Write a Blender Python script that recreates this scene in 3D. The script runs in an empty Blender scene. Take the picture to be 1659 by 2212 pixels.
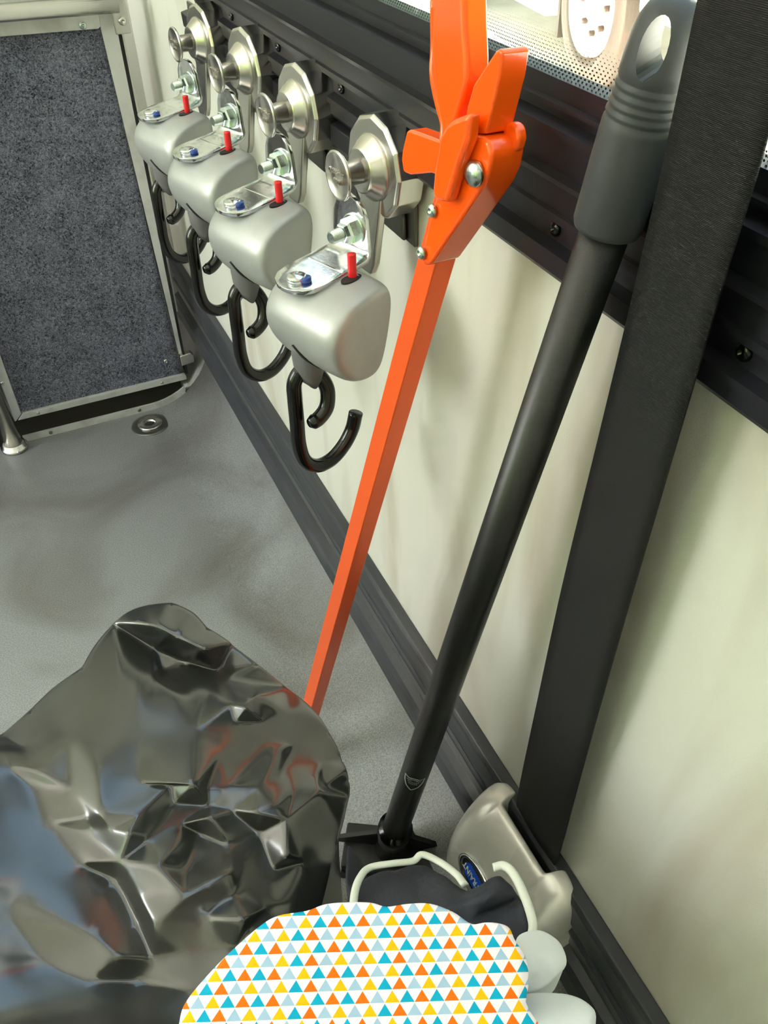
import bpy, bmesh, math, random
from mathutils import Vector, Matrix, noise, geometry
random.seed(7)
R = math.radians
V = Vector
col = bpy.context.scene.collection
scn = bpy.context.scene

# ---------------------------------------------------------------- camera
CAM = V((-0.26, 0.0, 0.87))
rows = [(0.90980249, -0.41455872, -0.02001259), (-0.28617483, -0.59166389, -0.75368283), (0.30060507, 0.69142961, -0.65693355)]
cd = bpy.data.cameras.new('camera')
cam = bpy.data.objects.new('camera', cd)
col.objects.link(cam)
mx = Matrix(((rows[0][0], -rows[1][0], -rows[2][0], CAM.x),
             (rows[0][1], -rows[1][1], -rows[2][1], CAM.y),
             (rows[0][2], -rows[1][2], -rows[2][2], CAM.z), (0, 0, 0, 1)))
cam.matrix_world = mx
cd.sensor_width = 36
cd.lens = 1850 / 2212 * 36
cd.clip_start = 0.02
scn.camera = cam
scn.view_settings.view_transform = 'Standard'
scn.view_settings.look = 'None'
scn.view_settings.gamma = 1
scn.view_settings.exposure = 0.22

# ---------------------------------------------------------------- world: bright sky above a belt of trees
def world():
    w = bpy.data.worlds.new('daylight'); scn.world = w; w.use_nodes = True
    nt = w.node_tree; n = nt.nodes; l = nt.links
    bg = n['Background']
    tc = n.new('ShaderNodeTexCoord'); sep = n.new('ShaderNodeSeparateXYZ')
    l.new(tc.outputs['Generated'], sep.inputs[0])
    ns = n.new('ShaderNodeTexNoise'); ns.inputs['Scale'].default_value = 5; ns.inputs['Detail'].default_value = 3
    l.new(tc.outputs['Generated'], ns.inputs['Vector'])
    gr = n.new('ShaderNodeValToRGB')
    gr.color_ramp.elements[0].position = .38; gr.color_ramp.elements[0].color = (.06, .13, .02, 1)
    gr.color_ramp.elements[1].position = .62; gr.color_ramp.elements[1].color = (.62, .78, .16, 1)
    l.new(ns.outputs['Fac'], gr.inputs['Fac'])
    ns2 = n.new('ShaderNodeTexNoise'); ns2.inputs['Scale'].default_value = 3
    l.new(tc.outputs['Generated'], ns2.inputs['Vector'])
    sk = n.new('ShaderNodeValToRGB')
    sk.color_ramp.elements[0].position = .42; sk.color_ramp.elements[0].color = (.45, .68, 1.0, 1)
    sk.color_ramp.elements[1].position = .55; sk.color_ramp.elements[1].color = (1, 1, .98, 1)
    l.new(ns2.outputs['Fac'], sk.inputs['Fac'])
    m1 = n.new('ShaderNodeMath'); m1.operation = 'MULTIPLY_ADD'; m1.inputs[1].default_value = .5; m1.inputs[2].default_value = -.25
    l.new(ns.outputs['Fac'], m1.inputs[0])
    m2 = n.new('ShaderNodeMath'); m2.operation = 'ADD'
    l.new(sep.outputs['Z'], m2.inputs[0]); l.new(m1.outputs[0], m2.inputs[1])
    mr = n.new('ShaderNodeMapRange'); mr.inputs['From Min'].default_value = .26; mr.inputs['From Max'].default_value = .36
    l.new(m2.outputs[0], mr.inputs['Value'])
    mix = n.new('ShaderNodeMixRGB'); l.new(mr.outputs[0], mix.inputs['Fac'])
    l.new(gr.outputs['Color'], mix.inputs['Color1']); l.new(sk.outputs['Color'], mix.inputs['Color2'])
    l.new(mix.outputs['Color'], bg.inputs['Color'])
    bg.inputs['Strength'].default_value = 2.0
world()
sd = bpy.data.lights.new('sun', 'SUN'); sd.energy = 75.0; sd.angle = R(1); sd.color = (1, .96, .88)
so = bpy.data.objects.new('sun', sd); col.objects.link(so)
so.rotation_euler = V((.16, .62, -1)).to_track_quat('-Z', 'Y').to_euler()

def area(name, loc, aim, sx, sy, power, color, spread=180):
    d = bpy.data.lights.new(name, 'AREA'); d.shape = 'RECTANGLE'; d.size = sx; d.size_y = sy; d.energy = power; d.color = color
    d.spread = R(spread)
    o = bpy.data.objects.new(name, d); col.objects.link(o); o.location = loc
    o.rotation_euler = (V(aim) - V(loc)).to_track_quat('-Z', 'Y').to_euler()
    return o
area('daylight_left', (-2.15, 1.05, 1.25), (0, 1.25, .3), .8, .9, 12, (.98, 1, .97), 120)
area('green_wall_fill', (-2.15, -.1, 1.2), (0, .2, .2), .7, .9, 2.6, (.48, .95, .16), 180)  # green lamp added to tint the near wall, like daylight off trees

# ---------------------------------------------------------------- materials
def mat(name, color, rough=.5, metal=0, bump=None, var=None, spec=.5, coat=0, trans=0, sub=0, ior=None):
    m = bpy.data.materials.new(name); m.use_nodes = True
    nt = m.node_tree; n = nt.nodes; l = nt.links
    b = n['Principled BSDF']
    b.inputs['Base Color'].default_value = (*color, 1)
    b.inputs['Roughness'].default_value = rough
    b.inputs['Metallic'].default_value = metal
    b.inputs['Specular IOR Level'].default_value = spec
    b.inputs['Coat Weight'].default_value = coat
    if ior: b.inputs['IOR'].default_value = ior
    b.inputs['Coat Roughness'].default_value = .05
    b.inputs['Transmission Weight'].default_value = trans
    b.inputs['Subsurface Weight'].default_value = sub
    tc = n.new('ShaderNodeTexCoord')
    if var:       # (scale, color2, amount, stretch)
        ns = n.new('ShaderNodeTexNoise'); ns.inputs['Scale'].default_value = var[0]; ns.inputs['Detail'].default_value = 5
        mp = n.new('ShaderNodeMapping'); l.new(tc.outputs['Object'], mp.inputs[0]); l.new(mp.outputs[0], ns.inputs['Vector'])
        if len(var) > 3: mp.inputs['Scale'].default_value = var[3]
        cr = n.new('ShaderNodeValToRGB')
        cr.color_ramp.elements[0].position = var[2][0]; cr.color_ramp.elements[1].position = var[2][1]
        cr.color_ramp.elements[0].color = (*color, 1); cr.color_ramp.elements[1].color = (*var[1], 1)
        l.new(ns.outputs['Fac'], cr.inputs['Fac']); l.new(cr.outputs['Color'], b.inputs['Base Color'])
    if bump:      # (scale, strength, distance)
        nb = n.new('ShaderNodeTexNoise'); nb.inputs['Scale'].default_value = bump[0]; nb.inputs['Detail'].default_value = 4
        mb = n.new('ShaderNodeMapping'); l.new(tc.outputs['Object'], mb.inputs[0]); l.new(mb.outputs[0], nb.inputs['Vector'])
        if len(bump) > 3: mb.inputs['Scale'].default_value = bump[3]
        bp = n.new('ShaderNodeBump'); bp.inputs['Strength'].default_value = bump[1]; bp.inputs['Distance'].default_value = bump[2]
        l.new(nb.outputs['Fac'], bp.inputs['Height']); l.new(bp.outputs[0], b.inputs['Normal'])
    return m

def wall_mat():
    m = mat('white_wall', (.66, .66, .61), .42, bump=(900, .25, .0006))
    nt = m.node_tree; n = nt.nodes; l = nt.links; b = n['Principled BSDF']
    tc = n.new('ShaderNodeTexCoord'); mp = n.new('ShaderNodeMapping'); mp.inputs['Scale'].default_value = (1, 7, 1.6)
    l.new(tc.outputs['Object'], mp.inputs[0])
    ns = n.new('ShaderNodeTexNoise'); ns.inputs['Scale'].default_value = 1.6; ns.inputs['Detail'].default_value = 3; ns.inputs['Distortion'].default_value = .6
    l.new(mp.outputs[0], ns.inputs['Vector'])
    cr = n.new('ShaderNodeValToRGB'); e = cr.color_ramp.elements
    e[0].position = .50; e[0].color = (.66, .67, .60, 1); e[1].position = .72; e[1].color = (.50, .47, .39, 1)
    l.new(ns.outputs['Fac'], cr.inputs['Fac']); l.new(cr.outputs['Color'], b.inputs['Base Color'])
    return m
def floor_mat():
    m = mat('grey_vinyl', (.2, .2, .2), .42, bump=(700, .12, .0005))
    nt = m.node_tree; n = nt.nodes; l = nt.links; b = n['Principled BSDF']
    tc = n.new('ShaderNodeTexCoord')
    ns = n.new('ShaderNodeTexNoise'); ns.inputs['Scale'].default_value = 4; ns.inputs['Detail'].default_value = 5; ns.inputs['Distortion'].default_value = 1
    l.new(tc.outputs['Object'], ns.inputs['Vector'])
    cr = n.new('ShaderNodeValToRGB'); e = cr.color_ramp.elements
    e[0].position = .34; e[0].color = (.165, .162, .152, 1); e[1].position = .58; e[1].color = (.275, .29, .288, 1)
    l.new(ns.outputs['Fac'], cr.inputs['Fac'])
    sp = n.new('ShaderNodeTexNoise'); sp.inputs['Scale'].default_value = 620; sp.inputs['Detail'].default_value = 2
    l.new(tc.outputs['Object'], sp.inputs['Vector'])
    c2 = n.new('ShaderNodeValToRGB'); e = c2.color_ramp.elements
    e[0].position = .3; e[0].color = (.55, .55, .55, 1); e[1].position = .68; e[1].color = (1.35, 1.35, 1.35, 1)
    l.new(sp.outputs['Fac'], c2.inputs['Fac'])
    mx_ = n.new('ShaderNodeMixRGB'); mx_.blend_type = 'MULTIPLY'; mx_.inputs['Fac'].default_value = .8
    l.new(cr.outputs['Color'], mx_.inputs['Color1']); l.new(c2.outputs['Color'], mx_.inputs['Color2'])
    l.new(mx_.outputs['Color'], b.inputs['Base Color'])
    return m
def carpet_mat():
    m = mat('carpet', (.1, .1, .12), .95, spec=.1)
    nt = m.node_tree; n = nt.nodes; l = nt.links; b = n['Principled BSDF']
    tc = n.new('ShaderNodeTexCoord')
    ns = n.new('ShaderNodeTexNoise'); ns.inputs['Scale'].default_value = 260; ns.inputs['Detail'].default_value = 6; ns.inputs['Roughness'].default_value = .8; ns.inputs['Distortion'].default_value = 1.5
    l.new(tc.outputs['Object'], ns.inputs['Vector'])
    n2 = n.new('ShaderNodeTexNoise'); n2.inputs['Scale'].default_value = 22; n2.inputs['Detail'].default_value = 3
    l.new(tc.outputs['Object'], n2.inputs['Vector'])
    ad = n.new('ShaderNodeMath'); ad.operation = 'MULTIPLY_ADD'; ad.inputs[1].default_value = .14
    l.new(n2.outputs['Fac'], ad.inputs[0]); l.new(ns.outputs['Fac'], ad.inputs[2])
    cr = n.new('ShaderNodeValToRGB'); e = cr.color_ramp.elements
    e[0].position = .47; e[0].color = (.024, .024, .033, 1); e[1].position = .70; e[1].color = (.37, .385, .49, 1)
    l.new(ad.outputs[0], cr.inputs['Fac']); l.new(cr.outputs['Color'], b.inputs['Base Color'])
    bp = n.new('ShaderNodeBump'); bp.inputs['Strength'].default_value = .9; bp.inputs['Distance'].default_value = .003
    l.new(ns.outputs['Fac'], bp.inputs['Height']); l.new(bp.outputs[0], b.inputs['Normal'])
    return m
def strap_mat():
    m = mat('black_webbing', (.011, .011, .011), .6, spec=.25)
    nt = m.node_tree; n = nt.nodes; l = nt.links; b = n['Principled BSDF']
    tc = n.new('ShaderNodeTexCoord'); wv = n.new('ShaderNodeTexWave'); wv.bands_direction = 'Z'; wv.inputs['Scale'].default_value = 520; wv.inputs['Distortion'].default_value = .4
    l.new(tc.outputs['Object'], wv.inputs['Vector'])
    bp = n.new('ShaderNodeBump'); bp.inputs['Strength'].default_value = .5; bp.inputs['Distance'].default_value = .0006
    l.new(wv.outputs['Fac'], bp.inputs['Height']); l.new(bp.outputs[0], b.inputs['Normal'])
    return m
def glass_mat():
    m = bpy.data.materials.new('window_glass'); m.use_nodes = True
    nt = m.node_tree; n = nt.nodes; l = nt.links; n.clear()
    out = n.new('ShaderNodeOutputMaterial'); tr = n.new('ShaderNodeBsdfTransparent'); gl = n.new('ShaderNodeBsdfGlossy')
    gl.inputs['Roughness'].default_value = .02; tr.inputs['Color'].default_value = (.93, .96, .93, 1)
    mixg = n.new('ShaderNodeMixShader')
    mixg.inputs[0].default_value = .05; l.new(tr.outputs[0], mixg.inputs[1]); l.new(gl.outputs[0], mixg.inputs[2])
    # frit: small black dots along the lower edge of the pane
    tc = n.new('ShaderNodeTexCoord'); mp = n.new('ShaderNodeMapping'); mp.inputs['Scale'].default_value = (0, 440, 440); mp.inputs['Rotation'].default_value = (R(45), 0, 0)
    l.new(tc.outputs['Object'], mp.inputs[0])
    vo = n.new('ShaderNodeTexVoronoi'); vo.inputs['Randomness'].default_value = 0; vo.inputs['Scale'].default_value = 1
    l.new(mp.outputs[0], vo.inputs['Vector'])
    sep = n.new('ShaderNodeSeparateXYZ'); l.new(tc.outputs['Object'], sep.inputs[0])
    mr = n.new('ShaderNodeMapRange'); mr.inputs['From Min'].default_value = .755; mr.inputs['From Max'].default_value = .778
    mr.inputs['To Min'].default_value = .27; mr.inputs['To Max'].default_value = 0
    l.new(sep.outputs['Z'], mr.inputs['Value'])
    lt = n.new('ShaderNodeMath'); lt.operation = 'LESS_THAN'; l.new(vo.outputs['Distance'], lt.inputs[0]); l.new(mr.outputs[0], lt.inputs[1])
    bl = n.new('ShaderNodeBsdfDiffuse'); bl.inputs['Color'].default_value = (.02, .02, .02, 1)
    mf = n.new('ShaderNodeMixShader'); l.new(lt.outputs[0], mf.inputs[0]); l.new(mixg.outputs[0], mf.inputs[1]); l.new(bl.outputs[0], mf.inputs[2])
    l.new(mf.outputs[0], out.inputs[0])
    return m
def tri_mat():
    m = mat('overlay_triangles', (.98, .93, .95), .7, spec=.2)
    nt = m.node_tree; n = nt.nodes; l = nt.links; b = n['Principled BSDF']
    uv = n.new('ShaderNodeUVMap'); sep = n.new('ShaderNodeSeparateXYZ'); l.new(uv.outputs[0], sep.inputs[0])
    def mth(op, a, b_=None, c=None):
        q = n.new('ShaderNodeMath'); q.operation = op
        for i, x in enumerate((a, b_, c)):
            if x is None: continue
            if isinstance(x, (int, float)): q.inputs[i].default_value = x
            else: l.new(x, q.inputs[i])
        return q.outputs[0]
    vrow = mth('FLOOR', sep.outputs['Y']); fy = mth('FRACT', sep.outputs['Y'])
    odd = mth('MODULO', mth('ADD', vrow, 100), 2)
    us = mth('ADD', sep.outputs['X'], mth('MULTIPLY', odd, .5))
    us = mth('ADD', us, 60)
    fx = mth('FRACT', us); idx = mth('MODULO', mth('FLOOR', us), 6)
    half = mth('MULTIPLY', mth('SUBTRACT', 1, mth('DIVIDE', fy, .93)), .5)
    ins = mth('LESS_THAN', mth('ABSOLUTE', mth('SUBTRACT', fx, .5)), half)
    cols = dict(y=(1, .47, 0, 1), b=(.36, .53, .70, 1), t=(0, .36, .56, 1), o=(1, .15, 0, 1))
    def ramp(seq):
        r = n.new('ShaderNodeValToRGB'); cr = r.color_ramp; cr.interpolation = 'CONSTANT'
        for i in range(4): cr.elements.new(.5)
        for i, c in enumerate(seq): cr.elements[i].position = i / 6
        for i, c in enumerate(seq): cr.elements[i].color = cols[c]
        l.new(mth('DIVIDE', mth('ADD', idx, .5), 6), r.inputs['Fac'])
        return r.outputs['Color']
    ra = ramp('ybytob'); rb = ramp('otobyt')
    mA = n.new('ShaderNodeMixRGB'); l.new(odd, mA.inputs['Fac']); l.new(ra, mA.inputs['Color1']); l.new(rb, mA.inputs['Color2'])
    mB = n.new('ShaderNodeMixRGB'); l.new(ins, mB.inputs['Fac']); mB.inputs['Color1'].default_value = (.98, .90, .94, 1); l.new(mA.outputs[0], mB.inputs['Color2'])
    l.new(mB.outputs[0], b.inputs['Base Color'])
    return m

MT = dict(
    wall=wall_mat(), floor=floor_mat(), carpet=carpet_mat(), strap=strap_mat(), glass=glass_mat(), tri=tri_mat(),
    ceil=mat('ceiling_white', (.75, .75, .73), .6, bump=(300, .1, .001)),
    black_al=mat('black_aluminium', (.011, .011, .016), .38, spec=.4, bump=(500, .05, .0003)),
    rubber=mat('black_rubber_bar', (.035, .038, .045), .42, bump=(400, .2, .0004), var=(60, (.09, .09, .095), (.55, .8), (1, .08, 1))),
    darkvoid=mat('recess_shade_dark', (.06, .053, .048), .4, bump=(120, .3, .001)),
    alu=mat('brushed_aluminium', (.68, .69, .68), .38, .55, bump=(60, .1, .0005), var=(30, (.5, .5, .49), (.45, .75))),
    alu_dark=mat('track_aluminium', (.38, .38, .37), .4, 1),
    steel=mat('stainless_steel', (.58, .57, .54), .25, 1, bump=(500, .08, .0003)),
    rail=mat('mounting_rail_steel', (.20, .20, .185), .36, 1, bump=(200, .08, .0003)),
    chrome=mat('bright_zinc_plate', (.74, .76, .78), .16, 1, bump=(350, .12, .0004), var=(120, (.5, .53, .58), (.5, .7))),
    satin=mat('satin_nickel', (.62, .60, .56), .24, 1, bump=(250, .05, .0003)),
    zinc=mat('galvanised_bolt', (.50, .58, .55), .25, 1, bump=(600, .3, .0004)),
    house=mat('cast_grey_paint', (.43, .45, .44), .40, .35, bump=(700, .08, .0003), var=(14, (.30, .31, .31), (.45, .75))),
    sheath=mat('grey_rubber_sheath', (.13, .13, .135), .5, bump=(900, .3, .0005)),
    hook=mat('glossy_black_enamel', (.003, .003, .003), .17, spec=.45),
    red=mat('red_plastic', (.70, .012, .015), .35),
    blue=mat('blue_plastic', (.02, .06, .30), .35),
    slot=mat('dark_opening', (.01, .009, .009), .7),
    orange=mat('glossy_orange_plastic', (1.0, .105, .004), .16, sub=.0, coat=.3),
    orange_al=mat('anodised_orange_tube', (.98, .13, .02), .34, .35, bump=(900, .1, .0002)),
    pole=mat('black_coated_tube', (.009, .009, .009), .36, bump=(1200, .2, .0003)),
    grip=mat('grey_foam_grip', (.036, .040, .043), .55, bump=(1200, .15, .0003)),
    white_ink=mat('pale_grey_print', (.8, .84, .84), .5),
    cast=mat('cast_silver', (.90, .89, .85), .27, .35, bump=(60, .06, .0006), var=(26, (.80, .79, .75), (.5, .54))),
    badge=mat('blue_badge', (.01, .10, .75), .25, coat=1),
    bag=mat('black_bin_liner', (.022, .024, .021), .23, spec=.7, ior=1.8),
    navy=mat('navy_cloth', (.020, .023, .034), .75, bump=(300, .4, .001)),
    piping=mat('white_binding', (.62, .66, .58), .6, bump=(600, .2, .0005)),
    cloth=mat('white_cloth', (.70, .75, .76), .6, bump=(40, .25, .004)),
    asphalt=mat('sunlit_concrete', (.75, .73, .68), .9, bump=(60, .3, .01), var=(3, (.62, .60, .54), (.45, .7))),
    truck=mat('white_truck_paint', (.80, .80, .76), .3, coat=.3),
    green=mat('green_truck_paint', (.05, .42, .22), .3, coat=.3),
    tyre=mat('tyre_rubber', (.065, .05, .038), .8, bump=(60, .3, .01)),
    rim=mat('painted_wheel', (.75, .72, .66), .4),
    foliage=mat('leaf_clump', (.10, .20, .03), .8, bump=(20, .8, .05)),
)

# ---------------------------------------------------------------- measured outlines, metres in the room
D = {
'RET_O': [[-0.045,0.5299,0.6301],[-0.045,0.6787,0.6296],[-0.045,0.8182,0.6291],[-0.045,0.9701,0.623]],
'GR_TOP': [-0.05,0.4062,0.6489],
'GR_BOT': [-0.128,0.5624,0.02],
'GR_A': [0.1196,-0.2394,0.9635],
'GR_NF': [-0.9788,-0.1911,0.074],
'GR_NS': [0.1664,-0.9519,-0.2572],
'GR_SHELL': [[-0.0627,0.3951,0.6686],[-0.0626,0.393,0.6644],[-0.0612,0.3868,0.6667],[-0.0534,0.3615,0.7054],[-0.0509,0.3535,0.7178],[-0.0497,0.3504,0.7258],[-0.049,0.35,0.7336],[-0.0492,0.3532,0.7389],[-0.0501,0.3581,0.7395],[-0.0527,0.3711,0.7386],[-0.0553,0.3825,0.7343],[-0.0569,0.3862,0.723],[-0.0583,0.3866,0.7047],[-0.0604,0.391,0.689]],
'GR_GRIP': [[-0.0503,0.4097,0.8156],[-0.0472,0.3942,0.8169],[-0.047,0.3869,0.8007],[-0.0474,0.3846,0.7904],[-0.0477,0.3825,0.7798],[-0.048,0.3788,0.7673],[-0.0484,0.3772,0.7579],[-0.0501,0.3811,0.745],[-0.0521,0.3859,0.7312],[-0.0533,0.391,0.7288],[-0.0533,0.3938,0.7358],[-0.0535,0.3987,0.7453],[-0.0535,0.4031,0.7568],[-0.0532,0.4057,0.7684],[-0.0521,0.4076,0.7873],[-0.0517,0.41,0.798]],
'GR_THUMB': [[-0.0489,0.3701,0.7592],[-0.0455,0.3586,0.7745],[-0.0449,0.356,0.7764],[-0.0445,0.3534,0.7754],[-0.0453,0.3537,0.7647],[-0.0479,0.3578,0.7405],[-0.0513,0.3736,0.7366],[-0.0503,0.373,0.7491]],
'GR_TRIG': [[-0.0553,0.4348,0.707],[-0.0548,0.4345,0.712],[-0.0535,0.4319,0.7226],[-0.0529,0.4292,0.724],[-0.047,0.3992,0.7249],[-0.0479,0.3975,0.7077],[-0.0489,0.4019,0.7071],[-0.0502,0.4089,0.7071],[-0.0523,0.4184,0.7039],[-0.0541,0.4263,0.7013],[-0.0553,0.4325,0.701]],
'GR_FIN': [[-0.0584,0.3782,0.7364],[-0.0572,0.3745,0.7419],[-0.0561,0.37,0.7455],[-0.0533,0.358,0.7513],[-0.0542,0.3578,0.7393],[-0.0559,0.3621,0.7279],[-0.0586,0.3681,0.7069],[-0.0601,0.3751,0.7061],[-0.061,0.3804,0.7072],[-0.0602,0.3805,0.7185]],
'GR_LOBE': [[-0.0505,0.3595,0.7383],[-0.0503,0.3597,0.7413],[-0.0496,0.3574,0.7445],[-0.0488,0.3535,0.7454],[-0.0482,0.35,0.7439],[-0.0481,0.3479,0.7392],[-0.0487,0.3487,0.7339],[-0.0498,0.3534,0.7316],[-0.0505,0.3577,0.7336]],
'GR_SCR': [[-0.06,0.387,0.6965],[-0.063,0.3929,0.6719],[-0.0524,0.3581,0.7232]],
'BR': [[-0.0847,0.4071,0.035],[-0.028,0.2856,0.7219],[-0.022,0.2754,0.7993]],
'STRAP': [[-0.022,0.2954,0.223],[-0.022,0.2335,0.2976],[-0.03,0.2588,0.6868],[-0.03,0.2136,0.7089],[-0.03,0.2546,0.809],[-0.03,0.2112,0.8158]],
'STL': [[-0.01,0.3103,0.1904],[-0.022,0.2843,0.4797],[-0.028,0.2613,0.7024],[-0.03,0.2546,0.809]],
'STR': [[-0.01,0.2492,0.1948],[-0.022,0.2317,0.4553],[-0.028,0.2156,0.7234],[-0.03,0.2113,0.7767]],
'POLE': [-0.3625,1.3431,0.0],
'BAG': [[-0.3528,0.3704,0.4387],[-0.336,0.3848,0.4352],[-0.3207,0.3992,0.4327],[-0.3001,0.4051,0.4358],[-0.2905,0.4269,0.4292],[-0.2757,0.4476,0.4219],[-0.2628,0.4585,0.4189],[-0.2477,0.4651,0.4121],[-0.231,0.4621,0.4098],[-0.2185,0.4465,0.4089],[-0.2136,0.4288,0.4059],[-0.2014,0.4164,0.3961],[-0.1885,0.3937,0.3912],[-0.1767,0.3697,0.3864],[-0.1651,0.3463,0.3834],[-0.1626,0.3178,0.3879],[-0.1633,0.2987,0.3871],[-0.1658,0.2797,0.3922],[-0.1704,0.2696,0.3911],[-0.1783,0.257,0.3938],[-0.1864,0.2456,0.3975],[-0.1994,0.2283,0.3978],[-0.2119,0.2106,0.3988],[-0.2285,0.1831,0.4067],[-0.2483,0.148,0.4135],[-0.3733,0.3337,0.4768],[-0.3747,0.2966,0.4852],[-0.3788,0.2602,0.4845],[-0.3848,0.2351,0.4706],[-0.3867,0.1928,0.4711],[-0.3441,0.1726,0.4723],[-0.3104,0.1606,0.4617],[-0.2825,0.1529,0.4461],[-0.2753,0.3724,0.4499],[-0.2612,0.3616,0.4466],[-0.2416,0.3433,0.4443],[-0.2306,0.3524,0.4337],[-0.2213,0.3296,0.441],[-0.2139,0.3234,0.4406],[-0.2581,0.42,0.4415],[-0.2461,0.4119,0.4406],[-0.2387,0.4019,0.438],[-0.2242,0.3873,0.4322],[-0.2042,0.4009,0.4141],[-0.2541,0.4386,0.3931],[-0.2357,0.4225,0.3856],[-0.2168,0.405,0.3847],[-0.2531,0.4217,0.3843],[-0.2165,0.3907,0.3916],[-0.1938,0.3798,0.3855],[-0.1873,0.3342,0.4065],[-0.1718,0.3394,0.395],[-0.2027,0.3345,0.4346],[-0.2216,0.3238,0.4306],[-0.2349,0.3085,0.4304],[-0.25,0.279,0.4446],[-0.2105,0.3252,0.4448],[-0.2094,0.3261,0.4275],[-0.2081,0.3094,0.4217],[-0.3122,0.3446,0.4544],[-0.335,0.3333,0.4611],[-0.278,0.3235,0.4471],[-0.2468,0.3216,0.4394],[-0.3171,0.3005,0.4574],[-0.3113,0.2763,0.4633],[-0.3013,0.3002,0.4673],[-0.2881,0.2927,0.4548],[-0.2678,0.2859,0.4492],[-0.3499,0.3303,0.4617],[-0.3498,0.347,0.4565],[-0.3312,0.3158,0.4651],[-0.3361,0.3142,0.4526],[-0.3522,0.3064,0.4621],[-0.3328,0.2866,0.456],[-0.3257,0.2637,0.4513],[-0.3435,0.2538,0.4655],[-0.3576,0.2463,0.464],[-0.3345,0.2318,0.4619],[-0.3207,0.2179,0.4575],[-0.3129,0.2049,0.4553],[-0.3256,0.243,0.4557],[-0.3144,0.2751,0.4512],[-0.3045,0.2713,0.4707],[-0.3018,0.2661,0.4612],[-0.3098,0.2744,0.456],[-0.3015,0.2495,0.4564],[-0.297,0.2319,0.4513],[-0.2927,0.2113,0.4564],[-0.3077,0.2525,0.4364],[-0.3019,0.2238,0.4365],[-0.2931,0.2551,0.4681],[-0.2846,0.2351,0.4633],[-0.2762,0.2172,0.4585],[-0.2869,0.2652,0.465],[-0.2741,0.2444,0.4571],[-0.2644,0.2202,0.4543],[-0.2529,0.1946,0.4577],[-0.2842,0.2591,0.4496],[-0.2734,0.2385,0.4427],[-0.2755,0.2113,0.4447],[-0.2695,0.2778,0.4438],[-0.2691,0.2629,0.4458],[-0.2615,0.2635,0.4291],[-0.2671,0.2761,0.4657],[-0.2563,0.2689,0.4666],[-0.2534,0.2558,0.4526],[-0.2533,0.2212,0.4549],[-0.2531,0.2163,0.4416],[-0.2516,0.1973,0.443],[-0.2524,0.2736,0.4354],[-0.2415,0.265,0.4361],[-0.231,0.2524,0.4459],[-0.2425,0.2384,0.4318],[-0.2401,0.2756,0.4428],[-0.2477,0.2471,0.4309],[-0.2295,0.2895,0.4295],[-0.2113,0.2765,0.4285],[-0.1888,0.2782,0.4155],[-0.1681,0.2831,0.3994],[-0.2175,0.2543,0.4425],[-0.2231,0.2721,0.436],[-0.2022,0.2722,0.4212],[-0.1866,0.2685,0.4157],[-0.1931,0.2555,0.4351],[-0.2157,0.2458,0.4378],[-0.2227,0.2261,0.4373],[-0.2289,0.2048,0.4317],[-0.2114,0.2357,0.4054],[-0.2306,0.2319,0.4181],[-0.2398,0.2092,0.4278],[-0.2308,0.2548,0.4195],[-0.2033,0.3028,0.4178],[-0.1887,0.3136,0.4038],[-0.1769,0.2959,0.4],[-0.2045,0.3266,0.4165],[-0.2003,0.2971,0.4086],[-0.2843,0.2016,0.4351],[-0.299,0.2049,0.4377],[-0.3086,0.2023,0.4268],[-0.3269,0.205,0.4412],[-0.3454,0.2223,0.4422],[-0.3627,0.22,0.4559],[-0.2847,0.1843,0.4327],[-0.326,0.1831,0.4523],[-0.2638,0.1939,0.4309],[-0.2607,0.1732,0.4326],[-0.3528,0.1955,0.4578],[-0.3083,0.1819,0.4389]],
'BAG_OUT': [0,1,2,3,4,5,6,7,8,9,10,11,12,13,14,15,16,17,18,19,20,21,22,23,24,32,31,30,29,28,27,26,25],
'DK': [[-0.2103,0.178,0.4379],[-0.203,0.196,0.4356],[-0.1943,0.2172,0.4244],[-0.1862,0.235,0.4177],[-0.1834,0.2286,0.4149],[-0.1799,0.223,0.4071],[-0.1918,0.2071,0.42],[-0.1828,0.2089,0.4223],[-0.1705,0.2056,0.4231],[-0.1556,0.2048,0.4203],[-0.1468,0.1968,0.4189],[-0.1438,0.1844,0.4256],[-0.1431,0.1736,0.4325],[-0.1361,0.1721,0.4394],[-0.1265,0.1727,0.4425],[-0.1228,0.1656,0.4464],[-0.1251,0.1525,0.452],[-0.1295,0.1376,0.4564],[-0.136,0.1275,0.4621],[-0.152,0.1105,0.4687],[-0.1732,0.0943,0.47],[-0.2318,0.1281,0.45],[-0.2194,0.1598,0.4406],[-0.1784,0.1827,0.4392],[-0.1594,0.169,0.4486],[-0.1541,0.1599,0.4519],[-0.1426,0.1545,0.464],[-0.1634,0.1917,0.424],[-0.1821,0.198,0.4286],[-0.1544,0.1539,0.4441],[-0.1697,0.159,0.4534],[-0.1324,0.1513,0.4437],[-0.1386,0.1517,0.4586],[-0.1939,0.1705,0.4479],[-0.1998,0.1859,0.4425],[-0.1565,0.1301,0.4626],[-0.1882,0.1417,0.4597],[-0.2164,0.1507,0.4589]],
'DK_OUT': [0,1,2,3,4,5,6,7,8,9,10,11,12,13,14,15,16,17,18,19,20,21,22],
'DK_T1': [[-0.2049,0.1782,0.4451],[-0.1986,0.1913,0.4407],[-0.1922,0.1993,0.4375],[-0.1848,0.2035,0.434],[-0.1726,0.2009,0.4328],[-0.1622,0.1987,0.4306],[-0.1561,0.1999,0.4304],[-0.1496,0.1921,0.4307],[-0.1462,0.1807,0.4357],[-0.1462,0.1715,0.4408]],
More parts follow.
